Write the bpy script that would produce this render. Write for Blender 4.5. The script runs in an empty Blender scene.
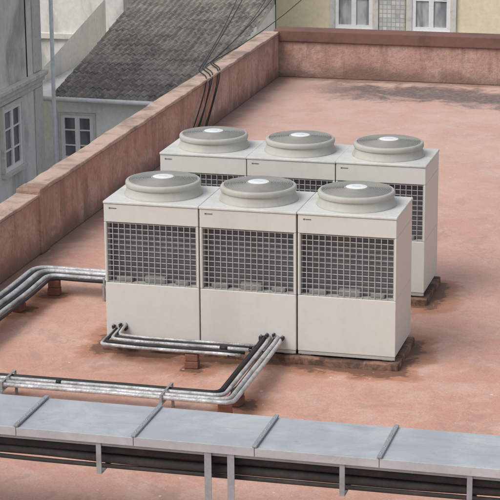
import bpy, bmesh, math, random
from mathutils import Vector, Matrix
random.seed(7)
D=bpy.data; S=bpy.context.scene; COL=S.collection

# ------------------------------------------------------------ materials
def newmat(name):
    m=D.materials.new(name); m.use_nodes=True; nt=m.node_tree
    return m,nt,nt.nodes["Principled BSDF"]
class G:
    def __init__(s,nt): s.nt=nt; s.n=nt.nodes; s.l=nt.links
    def node(s,t,**k):
        n=s.n.new(t)
        for a,b in k.items(): setattr(n,a,b)
        return n
    def put(s,inp,v):
        if hasattr(v,"is_output"): s.l.new(v,inp)
        else:
            if isinstance(v,(tuple,list)) and len(v)==3 and inp.type=='RGBA': v=(*v,1)
            inp.default_value=v
    def coords(s,scale=(1,1,1),world=True,loc=(0,0,0)):
        if world: o=s.node("ShaderNodeNewGeometry").outputs["Position"]
        else: o=s.node("ShaderNodeTexCoord").outputs["Object"]
        mp=s.node("ShaderNodeMapping"); s.l.new(o,mp.inputs[0]); mp.inputs["Scale"].default_value=scale; mp.inputs["Location"].default_value=loc
        return mp.outputs[0]
    def noise(s,vec,scale,detail=4,rough=.6,dist=0.):
        n=s.node("ShaderNodeTexNoise"); s.l.new(vec,n.inputs["Vector"]); n.inputs["Scale"].default_value=scale
        n.inputs["Detail"].default_value=min(detail,5); n.inputs["Roughness"].default_value=rough; n.inputs["Distortion"].default_value=dist
        return n.outputs["Fac"]
    def ramp(s,v,a,b,lo=0.,hi=1.):
        n=s.node("ShaderNodeMapRange",interpolation_type='SMOOTHSTEP'); s.put(n.inputs[0],v)
        n.inputs[1].default_value=a;n.inputs[2].default_value=b;n.inputs[3].default_value=lo;n.inputs[4].default_value=hi
        return n.outputs[0]
    def math(s,op,a,b=0.,c=0.):
        n=s.node("ShaderNodeMath",operation=op); s.put(n.inputs[0],a); s.put(n.inputs[1],b); s.put(n.inputs[2],c); return n.outputs[0]
    def mix(s,f,a,b,mode='MIX'):
        n=s.node("ShaderNodeMix",data_type='RGBA',blend_type=mode); s.put(n.inputs[0],f); s.put(n.inputs[6],a); s.put(n.inputs[7],b); return n.outputs[2]
    def bump(s,h,strength,dist,bsdf):
        n=s.node("ShaderNodeBump"); n.inputs["Strength"].default_value=strength; n.inputs["Distance"].default_value=dist
        s.put(n.inputs["Height"],h); s.l.new(n.outputs[0],bsdf.inputs["Normal"])
    def xyz(s):
        n=s.node("ShaderNodeSeparateXYZ"); s.l.new(s.node("ShaderNodeNewGeometry").outputs["Position"],n.inputs[0]); return n.outputs
def grimy(name,base,dark,rough=.8,scale=1.5,amount=.5,streak=0,metal=0.,bump=.2,bscale=40,lo=.45,hi=.75,world=True,spec=.3,fine=.22):
    m,nt,b=newmat(name); g=G(nt)
    v=g.coords((1,1,streak if streak else 1),world)
    n1=g.noise(v,scale,5,.65,.4); n2=g.noise(g.coords(world=world),scale*9,3,.6)
    f=g.math('MULTIPLY',g.ramp(n1,lo,hi),amount)
    c=g.mix(f,base,dark)
    c=g.mix(g.ramp(n2,.35,.7,0,fine),c,tuple(x*.6 for x in base))
    g.put(b.inputs["Base Color"],c); b.inputs["Roughness"].default_value=rough; b.inputs["Metallic"].default_value=metal
    b.inputs["Specular IOR Level"].default_value=spec
    if bump: g.bump(g.noise(g.coords(world=world),bscale,2,.6),bump,.01,b)
    return m

def floor_mat():
    m,nt,b=newmat("painted_roof_membrane"); g=G(nt)
    X,Y,Z=g.xyz(); P=g.coords()
    big=g.noise(P,.38,4,.6,.3); mid=g.noise(P,1.7,5,.72,.5); fine=g.noise(P,13,4,.7); grain=g.noise(P,55,3,.7); stretch=g.noise(g.coords((1,.45,1)),2.2,5,.75,.2); mid2=g.noise(g.coords(loc=(7,3,0)),.95,5,.8,.7)
    c=g.mix(g.ramp(big,.38,.62),(.60,.350,.270),(.545,.295,.22))
    c=g.mix(g.ramp(mid,.46,.64,0,.6),c,(.62,.43,.35))
    c=g.mix(g.ramp(fine,.35,.75,0,.38),c,(.42,.235,.18))
    c=g.mix(g.ramp(grain,.48,.72,0,.38),c,(.34,.20,.155))
    c=g.mix(g.ramp(grain,.32,.46,.28,0),c,(.74,.54,.45))
    c=g.mix(g.ramp(stretch,.56,.64,0,.34),c,(.35,.22,.175))
    c=g.mix(g.ramp(mid2,.56,.60,0,.34),c,(.36,.24,.195))
    c=g.mix(g.math('MULTIPLY',g.ramp(Y,3,12),g.ramp(mid,.3,.65,.3,.7)),c,(.57,.41,.345))
    line=g.math('ADD',Y,g.math('MULTIPLY',X,.14)); line=g.math('ADD',line,g.math('MULTIPLY',g.math('SUBTRACT',mid,.5),2.6))
    w=g.math('ABSOLUTE',g.math('SUBTRACT',line,14.1)); st=g.math('MULTIPLY',g.ramp(w,.2,1.0,1,0),g.ramp(fine,.25,.6,.6,.95))
    c=g.mix(g.math('MULTIPLY',st,g.ramp(X,-1.7,-.2)),c,(.14,.115,.105))
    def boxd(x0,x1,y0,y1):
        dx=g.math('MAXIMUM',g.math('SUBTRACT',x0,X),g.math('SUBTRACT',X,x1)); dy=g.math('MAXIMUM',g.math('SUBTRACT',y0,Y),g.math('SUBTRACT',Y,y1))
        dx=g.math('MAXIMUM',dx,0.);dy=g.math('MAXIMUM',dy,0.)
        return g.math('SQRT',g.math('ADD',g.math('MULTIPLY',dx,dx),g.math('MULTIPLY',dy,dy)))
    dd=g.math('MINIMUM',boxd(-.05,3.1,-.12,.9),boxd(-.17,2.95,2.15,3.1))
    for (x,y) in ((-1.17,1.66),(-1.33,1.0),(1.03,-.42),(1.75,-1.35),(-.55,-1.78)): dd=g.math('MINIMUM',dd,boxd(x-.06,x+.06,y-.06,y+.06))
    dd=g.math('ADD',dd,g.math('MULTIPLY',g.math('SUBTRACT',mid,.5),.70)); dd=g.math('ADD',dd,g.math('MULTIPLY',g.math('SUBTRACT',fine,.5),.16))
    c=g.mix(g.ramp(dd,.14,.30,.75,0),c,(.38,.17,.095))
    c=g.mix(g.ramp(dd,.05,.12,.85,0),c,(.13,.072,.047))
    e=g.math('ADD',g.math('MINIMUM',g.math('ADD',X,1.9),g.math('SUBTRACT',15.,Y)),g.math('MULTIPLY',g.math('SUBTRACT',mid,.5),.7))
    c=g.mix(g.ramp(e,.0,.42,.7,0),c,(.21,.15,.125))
    for sc,th,o in ((2.3,.045,.75),(4.5,.07,.7),(9,.08,.5)):
        vo=g.node("ShaderNodeTexVoronoi"); g.l.new(P,vo.inputs["Vector"]); vo.inputs["Scale"].default_value=sc
        sp=g.math('MULTIPLY',g.ramp(vo.outputs["Distance"],th*.6,th*1.3,1,0),g.ramp(fine,.50,.56))
        c=g.mix(g.math('MULTIPLY',sp,o),c,(.78,.70,.64))
    g.put(b.inputs["Base Color"],c); g.put(b.inputs["Roughness"],g.ramp(mid,.35,.7,.6,.85)); b.inputs["Specular IOR Level"].default_value=.3
    g.bump(g.noise(P,11,5,.8),.4,.02,b)
    return m
def parapet_mat(name,base,dark,pale):
    m,nt,b=newmat(name); g=G(nt); X,Y,Z=g.xyz(); P=g.coords()
    n=g.noise(P,1.3,5,.68,.6); s=g.noise(g.coords((1,1,.16)),3.6,5,.65,.4); f=g.noise(P,18,4,.7); pt=g.noise(g.coords(loc=(3,9,1)),2.3,5,.76,.8)
    c=g.mix(g.ramp(n,.4,.62,0,.85),base,pale)
    c=g.mix(g.ramp(s,.48,.68,0,.5),c,dark)
    c=g.mix(g.ramp(pt,.55,.62,0,.42),c,tuple((a+q)*.5 for a,q in zip(dark,(.3,.25,.21))))
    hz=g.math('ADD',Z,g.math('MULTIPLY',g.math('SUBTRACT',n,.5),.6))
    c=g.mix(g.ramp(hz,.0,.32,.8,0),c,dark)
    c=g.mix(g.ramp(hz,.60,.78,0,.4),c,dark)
    c=g.mix(g.ramp(f,.42,.72,0,.45),c,tuple(x*.5 for x in base))
    g.put(b.inputs["Base Color"],c); b.inputs["Roughness"].default_value=.9; b.inputs["Specular IOR Level"].default_value=.2
    g.bump(f,.6,.025,b); return m

M={}
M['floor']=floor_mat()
M['para']=parapet_mat("painted_parapet_render",(.46,.275,.215),(.17,.115,.09),(.55,.38,.315))
M['para_end']=parapet_mat("faded_pillar_render",(.42,.265,.20),(.17,.11,.085),(.49,.34,.275))
M['cap']=grimy("parapet_coping",(.50,.365,.29),(.20,.145,.115),.9,2.2,.85,bump=.5,bscale=25,lo=.42,hi=.68)
M['capdark']=grimy("dark_red_coping",(.19,.10,.078),(.09,.06,.05),.85,1.5,.8,bump=.3,bscale=25)
M['plinth']=grimy("plinth_concrete",(.30,.175,.125),(.09,.055,.042),.9,5,1.,bump=.6,bscale=30,lo=.38,hi=.60)
M['brick']=grimy("support_brick",(.22,.10,.07),(.12,.06,.045),.9,9,.7,bump=.4,bscale=60)
M['cab']=grimy("beige_powder_coat",(.62,.612,.558),(.46,.445,.39),.45,1.3,.28,streak=.12,bump=.0,spec=.4,fine=.09)
M['cabtop']=grimy("beige_top_panel",(.62,.617,.575),(.38,.37,.335),.5,3,.55,bump=.0,spec=.4,fine=.18)
M['wire']=grimy("grille_wire",(.44,.435,.405),(.30,.295,.265),.5,4,.4,bump=0)
M['inner']=grimy("inner_pipe_cover",(.32,.32,.30),(.18,.18,.165),.6,4,.6,bump=0)
M['shroud']=grimy("fan_shroud_plastic",(.44,.43,.38),(.30,.29,.25),.55,3,.5,streak=.3,bump=.0,fine=.12)
M['guard']=grimy("fan_guard_wire",(.32,.31,.275),(.22,.21,.185),.5,6,.5,bump=0)
M['badge']=grimy("white_badge",(.78,.78,.76),(.62,.62,.60),.4,8,.3,bump=0)
M['dark']=grimy("dark_interior",(.05,.048,.045),(.03,.03,.03),.7,4,.5,bump=0)
M['fan']=grimy("fan_blade_plastic",(.13,.125,.118),(.08,.08,.08),.5,4,.5,bump=0)
M['ink']=grimy("badge_print",(.14,.14,.15),(.08,.08,.08),.5,4,.3,bump=0)
M['ink2']=grimy("pale_badge_print",(.50,.50,.50),(.4,.4,.4),.5,4,.3,bump=0)
def coil():
    m,nt,b=newmat("finned_coil"); g=G(nt)
    w=g.node("ShaderNodeTexWave",bands_direction='Z'); g.l.new(g.coords(world=True),w.inputs["Vector"]); w.inputs["Scale"].default_value=12; w.inputs["Distortion"].default_value=.3
    c=g.mix(w.outputs["Fac"],(.085,.088,.09),(.17,.173,.172)); c=g.mix(g.ramp(g.noise(g.coords(),3,4),.4,.7,0,.6),c,(.07,.07,.07))
    g.put(b.inputs["Base Color"],c); b.inputs["Roughness"].default_value=.6; return m
M['coil']=coil()
def foil():
    m,nt,b=newmat("aluminium_pipe_jacket"); g=G(nt); P=g.coords()
    n=g.noise(P,7,4,.6,.5); c=g.mix(g.ramp(n,.35,.7),(.56,.56,.555),(.35,.345,.34))
    c=g.mix(g.ramp(g.noise(P,2.3,4,.6),.50,.70,0,.75),c,(.19,.175,.16))
    g.put(b.inputs["Base Color"],c); b.inputs["Metallic"].default_value=.25; g.put(b.inputs["Roughness"],g.ramp(n,.3,.7,.38,.6))
    g.bump(g.noise(P,28,3,.6),.8,.014,b); return m
M['foil']=foil()
M['rubber']=grimy("black_pipe_insulation",(.022,.022,.023),(.06,.052,.048),.6,5,.6,bump=.3,bscale=40)
M['rubber2']=grimy("dusty_black_insulation",(.04,.037,.034),(.085,.072,.062),.7,4,.7,bump=.3,bscale=30)
def galv():
    m,nt,b=newmat("galvanised_sheet"); g=G(nt); P=g.coords()
    n=g.noise(P,2.2,5,.65,.4); s=g.noise(g.coords((.4,2.5,1)),4,4,.6)
    c=g.mix(g.ramp(n,.35,.7),(.43,.455,.465),(.53,.55,.555))
    c=g.mix(g.ramp(s,.50,.75,0,.35),c,(.31,.325,.32)); c=g.mix(g.ramp(g.noise(P,5,5,.75),.60,.70,0,.4),c,(.31,.28,.24))
    c=g.mix(g.ramp(g.noise(P,40,3,.7),.55,.75,0,.2),c,(.25,.25,.24))
    g.put(b.inputs["Base Color"],c); b.inputs["Metallic"].default_value=.35; g.put(b.inputs["Roughness"],g.ramp(n,.3,.7,.42,.6)); g.bump(n,.35,.03,b); return m
M['galv']=galv()
M['galvdark']=grimy("galvanised_steel_section",(.34,.355,.36),(.18,.17,.16),.55,5,.6,metal=.3,bump=.0)
M['greywall']=grimy("weathered_grey_render",(.74,.735,.685),(.35,.345,.315),.9,.7,.85,streak=.5,bump=.3,bscale=8,lo=.42,hi=.66)
M['palewall']=grimy("pale_render",(.72,.71,.66),(.40,.39,.355),.9,.7,.8,streak=.5,bump=.3,bscale=8)
M['white']=grimy("whitewashed_wall",(.92,.90,.84),(.60,.58,.52),.9,1.0,.6,streak=.5,bump=.3,bscale=8)
M['yellow']=grimy("cream_yellow_render",(.86,.745,.52),(.70,.60,.43),.9,.8,.5,streak=.4,bump=.2,bscale=8)
M['stone']=grimy("grey_stone_trim",(.68,.66,.60),(.38,.365,.33),.9,3,.7,bump=.4,bscale=12)
def tiled():
    m,nt,b=newmat("small_patterned_wall_tile"); g=G(nt); X,Y,Z=g.xyz()
    cv=g.node("ShaderNodeCombineXYZ"); g.put(cv.inputs[0],X); g.put(cv.inputs[1],Z)
    br=g.node("ShaderNodeTexBrick"); g.l.new(cv.outputs[0],br.inputs["Vector"]); br.offset=0; br.inputs["Scale"].default_value=1; br.inputs["Brick Width"].default_value=.15; br.inputs["Row Height"].default_value=.15; br.inputs["Mortar Size"].default_value=.012
    br.inputs["Color1"].default_value=(.70,.69,.64,1); br.inputs["Color2"].default_value=(.45,.46,.44,1); br.inputs["Mortar"].default_value=(.36,.35,.32,1)
    c=g.mix(g.ramp(g.noise(g.coords(),2,5),.45,.7,0,.4),br.outputs["Color"],(.36,.34,.31))
    g.put(b.inputs["Base Color"],c); b.inputs["Roughness"].default_value=.5; return m
M['walltile']=tiled()
M['frame']=grimy("white_window_paint",(.85,.85,.83),(.6,.6,.57),.6,6,.4,bump=0)
M['sill']=grimy("window_sill_stone",(.64,.62,.57),(.36,.34,.31),.9,6,.5,bump=.0)
M['street']=grimy("street_asphalt",(.07,.07,.07),(.045,.045,.045),.9,.7,.6,bump=.0)
M['gutter']=grimy("grey_white_gutter",(.74,.75,.75),(.42,.42,.41),.6,3,.6,bump=.0)
def glass(name,a,c_,lo=.35,hi=.7):
    m,nt,b=newmat(name); g=G(nt)
    c=g.mix(g.ramp(g.noise(g.coords((1,1,.3)),1.6,3),lo,hi),a,c_); g.put(b.inputs["Base Color"],c)
    b.inputs["Roughness"].default_value=.12; b.inputs["Specular IOR Level"].default_value=.7; return m
M['glass']=glass("window_glass",(.06,.065,.07),(.22,.23,.23))
M['glasspale']=glass("curtained_window_glass",(.50,.51,.50),(.22,.23,.24),.42,.60)
TPER=.19; TROW=.36; TX0=-13.02; TY0=33.65
def tile():
    m,nt,b=newmat("weathered_dark_roof_tile"); g=G(nt); P=g.coords(); X,Y,Z=g.xyz()
    n=g.noise(P,.8,5,.7,.5); f=g.noise(P,7,4,.7); st=g.noise(g.coords((3,.5,1)),1.5,4,.6)
    ix=g.math('FLOOR',g.math('DIVIDE',g.math('SUBTRACT',X,TX0-TPER*.5),TPER)); iy=g.math('FLOOR',g.math('DIVIDE',g.math('SUBTRACT',Y,TY0),TROW))
    cv=g.node("ShaderNodeCombineXYZ"); g.put(cv.inputs[0],ix); g.put(cv.inputs[1],iy)
    wn=g.node("ShaderNodeTexWhiteNoise"); g.l.new(cv.outputs[0],wn.inputs["Vector"])
    c=g.mix(g.ramp(n,.38,.62),(.145,.132,.115),(.255,.232,.20)); c=g.mix(g.ramp(wn.outputs["Value"],.0,1.,0,.45),c,(.10,.09,.08))
    c=g.mix(g.ramp(f,.48,.68,0,.65),c,(.36,.335,.28)); c=g.mix(g.ramp(st,.54,.66,0,.45),c,(.085,.075,.066))
    g.put(b.inputs["Base Color"],c); b.inputs["Roughness"].default_value=.9; return m
M['tile']=tile()

# ------------------------------------------------------------ mesh helpers
class B:
    def __init__(s): s.v=[];s.f=[];s.m=[];s.mats=[]; s.sm=[]
    def mi(s,mat):
        if mat not in s.mats: s.mats.append(mat)
        return s.mats.index(mat)
    def box(s,x0,x1,y0,y1,z0,z1,mat):
        k=len(s.v); s.v+=[(x0,y0,z0),(x1,y0,z0),(x1,y1,z0),(x0,y1,z0),(x0,y0,z1),(x1,y0,z1),(x1,y1,z1),(x0,y1,z1)]
        for q in ((0,3,2,1),(4,5,6,7),(0,1,5,4),(1,2,6,5),(2,3,7,6),(3,0,4,7)): s.f.append(tuple(k+i for i in q)); s.m.append(s.mi(mat)); s.sm.append(False)
        return s
    def face(s,pts,mat):
        k=len(s.v); s.v+=pts; s.f.append(tuple(range(k,k+len(pts)))); s.m.append(s.mi(mat)); s.sm.append(False); return s
    def lathe(s,prof,c,mat,seg=40,close=False):
        k=len(s.v); n=len(prof)
        for i in range(seg):
            a=2*math.pi*i/seg
            for r,z in prof: s.v.append((c[0]+r*math.cos(a),c[1]+r*math.sin(a),c[2]+z))
        rng=range(n) if close else range(n-1)
        for i in range(seg):
            j=(i+1)%seg
            for q in rng:
                w=(q+1)%n
                s.f.append((k+i*n+q,k+j*n+q,k+j*n+w,k+i*n+w)); s.m.append(s.mi(mat)); s.sm.append(True)
        return s
    def tube(s,pts,r,mat,seg=12,fillet=.1,cap=True):
        P=[Vector(p) for p in pts]; out=[P[0]]
        for i in range(1,len(P)-1):
            a=(P[i-1]-P[i]);b=(P[i+1]-P[i]); d=min(fillet,a.length*.45,b.length*.45); a.normalize();b.normalize()
            p0=P[i]+a*d;p1=P[i]+b*d
            n=5 if fillet>0 else 1
            for t in range(n+1):
                t/=n; out.append(p0*(1-t)**2+P[i]*2*t*(1-t)+p1*t*t)
        out.append(P[-1]); k=len(s.v); up=Vector((0,0,1)); prev=None
        for i,p in enumerate(out):
            t=(out[min(i+1,len(out)-1)]-out[max(i-1,0)]).normalized()
            if prev is None:
                n=t.cross(up); 
                if n.length<.1: n=t.cross(Vector((1,0,0)))
            else: n=prev-t*prev.dot(t)
            n.normalize(); prev=n; bb=t.cross(n)
            for q in range(seg):
                a=2*math.pi*q/seg; w=p+(n*math.cos(a)+bb*math.sin(a))*r; s.v.append(tuple(w))
        for i in range(len(out)-1):
            for q in range(seg):
                w=(q+1)%seg; s.f.append((k+i*seg+q,k+i*seg+w,k+(i+1)*seg+w,k+(i+1)*seg+q)); s.m.append(s.mi(mat)); s.sm.append(True)
        if cap:
            for i in (0,len(out)-1):
                ids=[k+i*seg+q for q in range(seg)]
                if i: ids=ids[::-1]
                s.f.append(tuple(ids)); s.m.append(s.mi(mat)); s.sm.append(False)
        return s
    def obj(s,name,parent=None,loc=None,bevel=0.,sharp=0,**props):
        me=D.meshes.new(name); me.from_pydata(s.v,[],s.f)
        for mm in s.mats: me.materials.append(M[mm])
        me.polygons.foreach_set("material_index",s.m); me.polygons.foreach_set("use_smooth",s.sm)
        bm=bmesh.new(); bm.from_mesh(me); bmesh.ops.recalc_face_normals(bm,faces=bm.faces); bm.to_mesh(me); bm.free(); me.update()
        if sharp: me.set_sharp_from_angle(angle=math.radians(sharp))
        o=D.objects.new(name,me); COL.objects.link(o)
        if loc: o.location=loc
        if parent: o.parent=parent
        if bevel:
            md=o.modifiers.new("Bevel","BEVEL"); md.width=bevel; md.segments=2; md.limit_method='ANGLE'
        for a,b in props.items(): o[a]=b
        return o
def empty(name,loc=(0,0,0),**props):
    o=D.objects.new(name,None); o.empty_display_size=.2; COL.objects.link(o); o.location=loc
    for a,b in props.items(): o[a]=b
    return o

# ------------------------------------------------------------ air-conditioning unit
UH=1.47; UD=.84; UW=.985; U0=.01
unit=empty("air_conditioner_unit",(0,0,.08),label="beige outdoor condenser unit with raised round fan on roof plinth",category="air conditioner",group="condenser units on the roof")
gz0,gz1=.62,1.255
b=B()
x0,x1=U0,U0+UW
b.box(x0,x1,0,UD,.045,gz0,'cab')
b.box(x0,x1,0,UD,gz1,UH-.03,'cab')
b.box(x0,x0+.022,0,UD,gz0+.002,gz1-.002,'cab'); b.box(x1-.022,x1,0,UD,gz0+.002,gz1-.002,'cab')
b.box(x0+.022,x1-.022,UD-.05,UD-.002,gz0+.002,gz1-.002,'cab')
body=b.obj("cabinet",unit,bevel=.006)
b=B(); b.box(x0-.006,x1+.006,-.008,UD+.008,UH-.028,UH,'cabtop'); b.obj("top_panel",unit,bevel=.008)
b=B()
for xx in (x0+.03,x1-.13):
    b.box(xx,xx+.1,.02,UD-.02,0,.043,'wire')
b.box(x0+.005,x1-.005,.004,.03,.012,.043,'wire')
b.obj("base_rail",unit)
b=B(); b.box(x0+.024,x1-.024,.12,.15,gz0+.003,gz1-.003,'coil')
b.obj("heat_exchanger",unit)
for a,c,h in ((.10,.27,.05),(.40,.62,.075),(.72,.86,.045)):
    b=B(); b.box(x0+a,x0+c,.05,.118,gz0+.003,gz0+h,'inner'); b.obj("pipe_cover",unit,bevel=.012)
b=B(); n=16; gx0,gx1=x0+.026,x1-.026
for i in range(n):
    xx=gx0+(gx1-gx0)*i/(n-1); b.box(xx-.0032,xx+.0032,.004,.0105,gz0+.006,gz1-.006,'wire')
for i in range(12):
    zz=gz0+.012+(gz1-gz0-.024)*i/11; b.box(gx0-.003,gx1+.003,.011,.0175,zz-.0032,zz+.0032,'wire')
b.obj("wire_grille",unit)
cx,cy=x0+UW/2,UD/2+.03
sh=B().lathe([(.400,0),(.400,.008),(.394,.014),(.382,.04),(.372,.075),(.372,.084),(.381,.090),(.385,.100),(.385,.122),(.382,.134),(.374,.143),(.362,.147),(.352,.146),(.347,.141),(.345,.12),(.338,.02)],(cx,cy,UH+.001),'shroud',56)
shroud=sh.obj("fan_shroud",unit,sharp=50)
b=B().lathe([(.336,.0),(.0005,.0)],(cx,cy,UH+.03),'dark',40); 
for k in range(5):
    a0=2*math.pi*k/5
    pts=[]
    for (r,da,z) in ((.08,-.35,.105),(.31,-.30,.125),(.315,.45,.06),(.08,.35,.06)):
        pts.append((cx+r*math.cos(a0+da),cy+r*math.sin(a0+da),UH+z))
    b.face(pts,'fan')
b.lathe([(.0005,.125),(.07,.125),(.09,.11),(.09,.03)],(cx,cy,UH+.005),'fan',24)
b.obj("fan",shroud)
b=B()
nr=17
dome=lambda r:.168-.020*((r/.345)**2)
for i in range(nr):
    r=.125+(.348-.125)*i/(nr-1); q=.0044
    b.lathe([(r-q,-.003),(r+q,-.003),(r+q,.003),(r-q,.003)],(cx,cy,UH+dome(r)),'guard',40,close=True)
for k in range(20):
    a=2*math.pi*k/20; dx,dy=math.cos(a),math.sin(a)
    b.tube([(cx+r*dx,cy+r*dy,UH+dome(r)-.007) for r in (.10,.25,.352)],.0045,'guard',6,0)
guard=b.obj("fan_guard",shroud)
b=B().lathe([(.0005,.006),(.115,.005),(.122,.001),(.124,-.004)],(0,0,0),'guard',36)
b.lathe([(.0005,.0105),(.098,.0095),(.106,.0065)],(0,0,0),'badge',36); b.box(-.045,.045,-.006,.006,.0107,.0116,'ink2')
o=b.obj("guard_badge",shroud,loc=(cx,cy,UH+.168))
b=B(); b.box(x0+.055,x0+.075,-.003,-.0005,1.392,1.406,'ink'); b.box(x0+.08,x0+.135,-.003,-.0005,1.395,1.403,'ink')
b.obj("front_badge",unit)

def copytree(o,parent=None):
    c=o.copy(); COL.objects.link(c)
    if parent is not None:
        c.parent=parent; c.matrix_parent_inverse=o.matrix_parent_inverse.copy()
    for ch in o.children: 
        if ch.name in SRC: copytree(ch,c)
    return c
SRC={o.name for o in D.objects}
locs=[(1,-.004,.08),(2,.006,.08),(-.10,2.25,.08),(.895,2.246,.08),(1.888,2.255,.08)]
for L in locs:
    c=copytree(unit); c.location=L
    if L[1]>1: c["label"]="beige condenser unit in the rear row with raised round fan"

def ragged(b,x0,x1,y0,y1,z0,z1,mat,n,axis='y',a=.008):
    k=len(b.v); j=lambda: random.uniform(-a,a)
    for i in range(n+1):
        if axis=='y':
            y=y0+(y1-y0)*i/n
            b.v+=[(x0+j(),y,z0),(x1+j(),y,z0),(x1+j(),y,z1+j()),(x0+j(),y,z1+j())]
        else:
            x=x0+(x1-x0)*i/n
            b.v+=[(x,y0+j(),z0),(x,y1+j(),z0),(x,y1+j(),z1-abs(j())*.6),(x,y0+j(),z1-abs(j())*1.2)]
    for i in range(n):
        for q in range(4):
            w=(q+1)%4; b.f.append((k+i*4+q,k+i*4+w,k+i*4+4+w,k+i*4+4+q)); b.m.append(b.mi(mat)); b.sm.append(False)
    b.f.append((k,k+1,k+2,k+3)); b.f.append((k+n*4+3,k+n*4+2,k+n*4+1,k+n*4)); b.m+=[b.mi(mat)]*2; b.sm+=[False]*2
def plinth(x0,x1,y0,y1,lab):
    b=B(); ragged(b,x0,x1,y0,y1,-.01,.079,'plinth',26,'x',.014); return b.obj("plinth",bevel=.012,label=lab,category="plinth")
plinth(-.02,3.035,-.05,.88,"low reddish concrete plinth stained with rust under front condensers")
plinth(-.13,2.925,2.20,3.12,"low reddish concrete plinth under rear condensers")

# ------------------------------------------------------------ roof, parapets
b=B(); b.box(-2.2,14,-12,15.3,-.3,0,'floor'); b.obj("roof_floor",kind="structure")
e=empty("building",(0,0,-13),label="building under the terracotta painted flat roof",category="building")
b=B(); b.box(-2.15,13.9,-11.9,15.25,0,12.69,'palewall'); b.obj("wall",e)
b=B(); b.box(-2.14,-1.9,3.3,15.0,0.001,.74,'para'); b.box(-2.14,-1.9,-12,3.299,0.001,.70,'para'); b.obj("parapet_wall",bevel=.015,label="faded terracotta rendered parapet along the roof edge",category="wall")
pw=D.objects["parapet_wall"]
b=B(); ragged(b,-2.17,-1.89,3.50,15.02,.742,.79,'cap',46); ragged(b,-2.17,-1.89,-12,3.18,.702,.745,'cap',50); b.obj("coping",pw,bevel=.012)
b=B(); b.box(-2.185,-1.872,3.19,3.49,.001,.80,'para_end'); b.obj("pillar",pw,bevel=.025)
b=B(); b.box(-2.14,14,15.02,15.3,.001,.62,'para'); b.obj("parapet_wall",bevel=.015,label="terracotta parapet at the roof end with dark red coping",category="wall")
pw2=D.objects["parapet_wall.001"]
b=B(); b.box(-1.99,14,14.97,15.36,.622,.825,'capdark'); b.obj("coping",pw2,bevel=.02)

# ------------------------------------------------------------ insulated pipes
def pipe(pts,r,mat='foil',lab="silver jacketed refrigerant pipe running low over roof",name="pipe",fillet=.16,cat="pipe",group="insulated refrigerant pipes",joints=()):
    b=B(); b.tube(pts,r,mat,14,fillet); 
    o=b.obj(name,label=lab,category=cat,group=group)
    for (p,q) in joints:
        j=B(); j.tube([p,q],r+.004,'rubber',12,0); j.obj("joint_tape",o)
    return o
def wob(): return random.uniform(-.008,.008)
for i,(dx,r,m,z) in enumerate(((-.13,.026,'foil',.235),(-.075,.020,'rubber',.225),(-.015,.030,'foil',.235),(.045,.020,'rubber',.215),(.10,.025,'foil',.22),(.155,.018,'rubber',.205))):
    X=-1.33+dx; Y=1.76-dx
    pipe([(X,-11,z),(X+wob(),.2,z),(X+wob(),1.0,z+wob()),(X,Y,z+.01),(-.9,Y+wob(),z+.004),(-.2,Y,z),(2.2-dx,Y,z),(2.2-dx,2.2,z)],r,m,"silver jacketed pipe bending towards the rear row" if m=='foil' else "black insulated pipe bending towards the rear row",fillet=.20)
for i,(d,r,m,z) in enumerate(((-.11,.021,'foil',.215),(-.045,.022,'foil',.22),(.005,.012,'rubber',.205),(.07,.020,'foil',.215),(.14,.020,'rubber',.215),(.185,.014,'rubber',.20))):
    Y=-1.79+d; X=1.775-d*.72
    jt=[((.02+d,Y,z+.002),(.07+d,Y,z+.002))] if (m=='foil' and d>0.05) else []
    pipe([(-.95+d,-11,z),(-.95+d,Y,z),(-.2,Y,z+.002),(.3,Y,z+.002),(.7,Y+wob(),z+.002),(1.2,Y,z),(X,Y,z),(X-.005+wob()*.5,-.9,z),(X-.005,-.12,z+.005),(X,.02,z+.03)],r,m,"silver jacketed pipe turning up to the front row" if m=='foil' else "black insulated pipe turning up to the front row",fillet=.11,joints=jt)
for i,(d,r,m,z,xl) in enumerate(((.03,.016,'foil',.225,.20),(-.005,.014,'rubber',.212,.175),(-.05,.019,'foil',.205,.15),(-.105,.016,'rubber',.19,.10),(-.16,.017,'foil',.18,.07))):
    Y=-.28+d
    jt=[((1.25-d,Y+.004,z-.003),(1.33-d,Y+.003,z-.002))] if (m=='foil' and d<0) else []
    pipe([(xl+.02,.02,z+.05-i*.01),(xl+.01,Y+.03,z),(.5,Y+wob(),z),(.9,Y+.01,z-.005),(1.30,Y+.003,z),(1.62+d*.5,Y+wob(),z)],r,m,"silver jacketed branch pipe along the foot of the front row" if m=='foil' else "black branch pipe along the foot of the front row",fillet=.06,joints=jt)
def valve(x,y,z,s=1.):
    b=B(); b.box(x-.015*s,x+.015*s,y-.02,y+.03,z-.015*s,z+.015*s,'rubber'); b.tube([(x,y-.005,z),(x+.004,y-.008,z+.035*s)],.008,'galvdark',8,0); b.tube([(x,y-.02,z),(x+.01*s,y-.045,z-.01)],.008,'rubber',8,0)
    b.obj("service_valve",bevel=.004,label="small dark service valve where pipes enter the cabinet",category="valve",group="service valves")
for p in ((.095,-.032,.245,.9),(.165,-.032,.27,.7),(.225,-.032,.235,1.),(1.64,-.032,.24,1.2),(1.70,-.032,.27,.9),(1.77,-.032,.28,.8),(1.86,-.032,.25,1.1)): valve(*p)
def block(x,y,z1,a,sx=.07,sy=.05):
    b=B(); b.box(-sx,sx,-sy,sy,0.001,z1*.5,'brick'); b.box(-sx+.006,sx-.004,-sy+.004,sy-.006,z1*.5+.001,z1,'brick')
    o=b.obj("brick_support",loc=(x,y,0),bevel=.01,label="small red brick support under pipes",category="brick",group="brick pipe supports"); o.rotation_euler[2]=math.radians(a)
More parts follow.
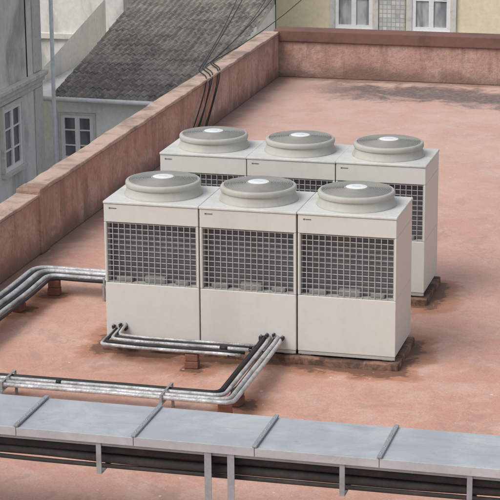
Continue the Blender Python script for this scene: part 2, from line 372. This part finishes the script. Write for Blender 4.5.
for a in ((-1.17,1.68,.17,8),(-1.33,1.0,.17,80),(1.03,-.40,.150,5),(1.75,-1.35,.165,80),(-.55,-1.76,.165,0),(1.75,-1.78,.16,20)): block(*a)
def clamp(x,y,z,w,along):
    b=B(); h=.038
    def bx(a0,a1,z0,z1,t=.011):
        if along=='x': b.box(x-t,x+t,y+a0,y+a1,z0,z1,'galvdark')
        else: b.box(x+a0,x+a1,y-t,y+t,z0,z1,'galvdark')
    bx(-w,w,z+h-.005,z+h); bx(-w-.006,-w,z-h,z+h-.001); bx(w,w+.006,z-h,z+h-.001); bx(-w-.03,w+.03,z-h-.012,z-h-.001,.02)
    if along=='x':
        for s in (-1,1): b.box(x-.012,x+.012,y+s*(w+.018)-.01,y+s*(w+.018)+.01,.001,z-h-.013,'galvdark')
    b.obj("pipe_clamp",label="small steel strap clamp standing on the roof around pipes",category="clamp",group="pipe clamps")
clamp(-.38,-1.75,.212,.18,'x'); clamp(1.18,-1.75,.212,.18,'x'); clamp(-.55,1.75,.22,.175,'x')

# ------------------------------------------------------------ galvanised cover
tray=empty("duct_cover",(2.5,-4.6,0),label="long galvanised sheet cover raised on steel posts over black pipes",category="duct")
def T(b,name,**k):
    o=b.obj(name,tray,**k); o.location=(-2.5,4.6,0); return o
ty0,ty1=-4.93,-4.24
xs=[-4.77+.953*i for i in range(0,15)]
for i in range(len(xs)-1):
    b=B(); d=(.000,.003,.001,.004)[i%4]
    b.box(xs[i]+.002,xs[i+1]-.002,ty0,ty1,.984+d,.997+d,'galv')
    b.box(xs[i]+.002,xs[i+1]-.002,ty0-.004,ty0-.001,.93,.996+d,'galv'); b.box(xs[i]+.002,xs[i+1]-.002,ty1+.001,ty1+.004,.93,.996+d,'galv')
    T(b,"cover_sheet",bevel=.002)
for xx in xs:
    b=B(); b.box(xx-.018,xx+.018,ty0-.008,ty1+.008,1.003,1.02,'galvdark')
    for k in range(5):
        yy=ty0+.07+k*.137; b.lathe([(.0005,.006),(.007,.005),(.009,.0)],(xx,yy,1.0202),'galvdark',8)
    T(b,"joint_strip",bevel=.003)
b=B(); b.box(-5,9,ty0+.02,ty0+.06,.90,.925,'galvdark'); T(b,"side_rail")
b=B(); b.box(-5,9,ty1-.06,ty1-.02,.90,.925,'galvdark'); T(b,"side_rail")
for xx in (-1.35,-1.17,2.46,2.64,6.25,6.43):
    yy=ty0+.003
    b=B(); b.box(xx,xx+.055,yy,yy+.006,.013,.929,'galvdark'); b.box(xx,xx+.006,yy+.007,yy+.065,.013,.898,'galvdark'); b.box(xx-.03,xx+.085,yy-.03,yy+.09,.0005,.012,'galvdark'); T(b,"post")
for xx in (-1.0,6.25):
    yy=ty1-.1
    b=B(); b.box(xx,xx+.055,yy,yy+.006,.013,.898,'galvdark'); b.box(xx,xx+.006,yy+.007,yy+.065,.013,.898,'galvdark'); b.box(xx-.03,xx+.085,yy-.03,yy+.09,.0005,.012,'galvdark'); T(b,"post")
for xx in [.66+.955*k for k in range(-5,8) if k!=2]:
    b=B(); b.box(xx-.02,xx+.02,ty0+.007,ty0+.018,.672,.93,'galvdark'); b.box(xx-.02,xx+.02,ty0+.019,ty1-.02,.67,.682,'galvdark'); T(b,"hanger_bracket")
for (y,r,z,m) in ((-4.81,.042,.855,'rubber'),(-4.79,.038,.765,'rubber2'),(-4.69,.045,.83,'rubber2'),(-4.62,.04,.75,'rubber'),(-4.80,.018,.712,'rubber2'),(-4.44,.045,.80,'rubber'),(-4.50,.04,.73,'rubber')):
    pts=[(-5,y,z)]+[(-4+1.0*k,y+random.uniform(-.015,.012),z+random.uniform(-.018,.01)) for k in range(13)]+[(9,y,z)]
    pipe(pts,r,m,"black insulated pipe carried beneath the galvanised cover",group="black pipes under the cover",fillet=.3)

# ------------------------------------------------------------ neighbouring buildings
def window(parent,x0,x1,z0,z1,y,cols=2,rows=3,side=None,sill=True,fw=.07,surround=0.,gl='glass'):
    def bx(b,a0,a1,d0,d1,zz0,zz1,m):
        if side is None: b.box(a0,a1,y+d0,y+d1,zz0,zz1,m)
        else: b.box(side-d1,side-d0,a0,a1,zz0,zz1,m)
    b=B(); bx(b,x0,x1,-.004,.02,z0,z1,gl)
    w=b.obj("window",parent); w.matrix_parent_inverse=Matrix.Translation(-parent.location)
    b=B()
    bx(b,x0-.02,x0+fw,-.06,-.008,z0,z1,'frame'); bx(b,x1-fw,x1+.02,-.06,-.008,z0,z1,'frame')
    bx(b,x0+fw,x1-fw,-.06,-.008,z1-fw,z1,'frame'); bx(b,x0+fw,x1-fw,-.06,-.008,z0,z0+fw*1.3,'frame')
    for i in range(1,cols):
        xx=x0+(x1-x0)*i/cols; t=fw*.75 if cols==2 or i==cols//2 else .02; bx(b,xx-t,xx+t,-.055,-.009,z0+fw*1.3,z1-fw,'frame')
    for i in range(1,rows):
        zz=z0+(z1-z0)*i/rows; bx(b,x0+fw,x1-fw,-.05,-.0095,zz-.018,zz+.018,'frame')
    f=b.obj("frame",w)
    if sill:
        b=B(); bx(b,x0-.12,x1+.12,-.16,-.003,z0-.10,z0-.005,'sill'); b.obj("sill",w)
    if surround:
        b=B(); t=surround
        bx(b,x0-t-.022,x0-.022,-.09,-.0035,z0,z1+t,'stone'); bx(b,x1+.022,x1+t+.022,-.09,-.0035,z0,z1+t,'stone'); bx(b,x0-.022,x1+.022,-.09,-.0035,z1+.002,z1+t,'stone'); b.obj("surround",w)
def bpart(parent,b,name,**k):
    o=b.obj(name,parent,**k); o.matrix_parent_inverse=Matrix.Translation(-parent.location); return o
gb=empty("townhouse",(-16,27,-13),label="weathered grey rendered townhouse with white paned window",category="house")
b=B(); b.box(-22,-12.9,18,32.5,-12.99,5,'greywall'); bpart(gb,b,"wall")
b=B(); b.box(-12.899,-12.70,18,32.60,-3.56,-3.44,'stone'); b.box(-12.899,-12.78,18,32.52,-3.70,-3.562,'stone'); b.box(-12.899,-12.84,18,32.51,-3.86,-3.702,'sill'); bpart(gb,b,"cornice",bevel=.02)
b=B(); b.box(-12.899,-12.85,31.95,32.53,-12.9,-3.87,'sill'); b.box(-12.899,-12.85,31.95,32.53,-3.43,5,'sill'); bpart(gb,b,"corner_pilaster",bevel=.02)
window(gb,29.55,30.8,-5.65,-3.98,0,2,3,side=-12.9,fw=.09,gl='glass',surround=.1)
window(gb,26.2,27.5,-5.65,-3.98,0,2,3,side=-12.9,fw=.09)
b=B().tube([(-12.62,32.72,4),(-12.62,32.72,-12.9)],.055,'gutter',10,0); bpart(gb,b,"drainpipe")
b=B().tube([(-12.8,31.2,5),(-12.8,31.25,-3.40)],.016,'rubber',8,0); bpart(gb,b,"wall_cable")
hs=empty("tiled_house",(-11,38,-13),label="whitewashed house with dark weathered tile roof and small window",category="house")
b=B(); b.box(-14.2,-8.7,34,41.9,-12.99,-4.55,'white'); 
b.face([(-14.2,34,-4.55),(-14.2,41.9,-4.55),(-14.2,41.9,-2.9)],'white'); b.face([(-8.7,34,-4.55),(-8.7,41.9,-4.55),(-8.7,41.9,-2.9)],'white')
bpart(hs,b,"wall")
window(hs,-12.87,-11.95,-6.25,-4.95,34,2,3,surround=.06,fw=.09)
window(hs,-10.3,-9.4,-6.25,-4.95,34,2,3,surround=.06,fw=.09)
ye,ze=TY0,-4.42; rows=23; yr=ye+rows*TROW; zr=ze+(yr-ye)*.208
b=B(); rx0=TX0; ncol=23; nx=ncol*6; rx1=rx0+ncol*TPER
slope=(zr-ze)/(yr-ye)
for r in range(rows):
    y0=ye+TROW*r; y1=y0+TROW+.05
    base=len(b.v)
    jit=random.uniform(-.008,.008)
    for i in range(nx+1):
        x=rx0+(rx1-rx0)*i/nx; col=int(i/6); ph=(x-rx0)/TPER*2*math.pi
        h=.028*math.cos(ph)+ .007*math.sin(col*12.9+r*78.2)+.025*math.sin(x*1.3+r*.3)
        xx=x+jit; yj=.014*math.sin(col*37.7+r*11.3)
        z0=ze+slope*(y0-ye)+h+.038; z1=ze+slope*(y1-ye)+h+.015
        b.v+=[(xx,y0+yj,z0-.05),(xx,y0+yj,z0),(xx,y1,z1)]
    for i in range(nx):
        a=base+i*3
        for q in ((a,a+3,a+4,a+1),(a+1,a+4,a+5,a+2)): b.f.append(q); b.m.append(b.mi('tile')); b.sm.append(False)
roof=bpart(hs,b,"roof")
b=B(); 
for (yy0,yy1) in ((ye-.02,yr),):
    b.face([(rx0-.14,yy0,ze+.13),(rx0+.03,yy0,ze+.13),(rx0+.03,yy1,zr+.13),(rx0-.14,yy1,zr+.13)],'gutter')
    b.face([(rx0-.14,yy0,ze-.06),(rx0-.14,yy0,ze+.13),(rx0-.14,yy1,zr+.13),(rx0-.14,yy1,zr-.06)],'gutter')
    b.face([(rx0-.14,yy0,ze-.06),(rx0+.03,yy0,ze-.06),(rx0+.03,yy0,ze+.13),(rx0-.14,yy0,ze+.13)],'gutter')
o=b.obj("verge_trim",roof); o.matrix_parent_inverse=Matrix.Translation(-hs.location)
b=B().tube([(-13.4,33.55,-4.44),(-8.6,33.55,-4.47)],.07,'gutter',10,0); b.tube([(-13.0,33.6,-4.5),(-13.0,33.9,-4.9),(-13.0,33.9,-12.9)],.045,'gutter',8,.1); bpart(hs,b,"gutter")
pb=empty("apartment_building",(-19,47,-13),label="pale weathered rendered building behind the tiled roof",category="building")
b=B(); b.box(-26,-14.3,44,52,-12.99,5,'greywall'); bpart(pb,b,"wall")
b=B(); b.box(-26,-14.28,43.88,43.999,-4.6,-4.4,'stone'); bpart(pb,b,"string_course",bevel=.02)
pc=empty("rear_building",(-12,49,-13),label="plain grey building behind the tiled roof ridge",category="building")
b=B(); b.box(-14.25,-10.75,47.5,56,-12.99,4,'palewall'); bpart(pc,b,"wall")
yb=empty("yellow_building",(-3,54,-13),label="pale yellow rendered building with grey stone window surrounds",category="building")
b=B(); b.box(-10.7,14,50,60,-12.99,5,'yellow'); bpart(yb,b,"wall")
for cxw in (-7.92,-5.22,.9,3.6):
    window(yb,cxw-.64,cxw+.64,-4.93,-2.8,50,2,2,surround=.2,fw=.11,gl='glasspale')
for xx in (-7.02,1.8):
    b=B(); b.box(xx,xx+.9,49.93,49.998,-5.0,-2.6,'walltile'); bpart(yb,b,"tiled_panel")
for xx in (-9.2,-.4):
    b=B(); b.box(xx,xx+5.3,49.80,49.998,-5.35,-5.04,'stone'); bpart(yb,b,"string_course",bevel=.02)

b=B(); b.box(-400,400,-400,400,-13.2,-13,'street'); b.obj("ground",kind="structure")

# ------------------------------------------------------------ cables over the parapet
def sag(a,c,drop,n=16):
    a=Vector(a);c=Vector(c); return [tuple(a.lerp(c,i/n)-Vector((0,0,drop*4*(i/n)*(1-i/n)))) for i in range(n+1)]
for (y0,yf,end,dr,r) in ((10.55,9.1,(-10.4,49.9,2.2),1.1,.009),(10.75,9.5,(-9.4,49.9,2.3),.7,.010),(10.9,9.35,(-8.6,49.9,2.6),1.4,.008),(11.2,9.9,(-7.2,49.9,2.5),.9,.009),(11.3,10.0,(-5.2,49.9,2.9),1.2,.008)):
    pts=[(-1.72,yf-.35,.02),(-1.80,yf,.08),(-1.83,yf*.5+y0*.5,.42+random.uniform(-.05,.05)),(-1.86,y0*.8+yf*.2,.70),(-1.92,y0,.815)]+sag((-2.16,y0+.35,.83),end,dr)
    b=B().tube(pts,r,'rubber',8,.3); b.obj("cable",label="thin black cable draped over the parapet towards a neighbouring building",category="cable",group="overhead cables")

# ------------------------------------------------------------ light, camera
az=math.radians(222); el=math.radians(52)
w=D.worlds.new("World"); S.world=w; w.use_nodes=True; nt=w.node_tree
sky=nt.nodes.new("ShaderNodeTexSky"); sky.sky_type='NISHITA'; sky.sun_disc=False; sky.sun_elevation=el; sky.sun_rotation=az; sky.air_density=1.; sky.dust_density=3; sky.ozone_density=.8
hs_=nt.nodes.new("ShaderNodeHueSaturation"); hs_.inputs["Saturation"].default_value=.42
bg=nt.nodes["Background"]; nt.links.new(sky.outputs[0],hs_.inputs["Color"]); nt.links.new(hs_.outputs[0],bg.inputs[0]); bg.inputs[1].default_value=.15
hs_.inputs["Value"].default_value=1.16
sd=D.lights.new("sun","SUN"); sd.energy=1.5; sd.angle=math.radians(35); sd.color=(1,.985,.955)
so=D.objects.new("sun",sd); COL.objects.link(so)
dirv=Vector((math.sin(az)*math.cos(el),math.cos(az)*math.cos(el),math.sin(el)))
so.rotation_euler=(dirv).to_track_quat('Z','Y').to_euler(); so.location=(0,0,20)
yaw,pit,rol,f=-0.25861,0.26872,-0.0072,2044.34
fw=Vector((math.sin(yaw)*math.cos(pit),math.cos(yaw)*math.cos(pit),-math.sin(pit))); r=Vector((math.cos(yaw),-math.sin(yaw),0)); u=r.cross(fw)
r2=r*math.cos(rol)+u*math.sin(rol); u2=-r*math.sin(rol)+u*math.cos(rol)
cd=D.cameras.new("camera"); co=D.objects.new("camera",cd); COL.objects.link(co)
mt=Matrix((r2,u2,-fw)).transposed().to_4x4(); mt.translation=Vector((6.51166,-18.84463,6.50134)); co.matrix_world=mt
cd.sensor_width=36; cd.lens=36*f/500; cd.clip_end=2000; cd.clip_start=.1
S.camera=co
S.view_settings.view_transform='Standard'; S.view_settings.look='None'; S.view_settings.exposure=0
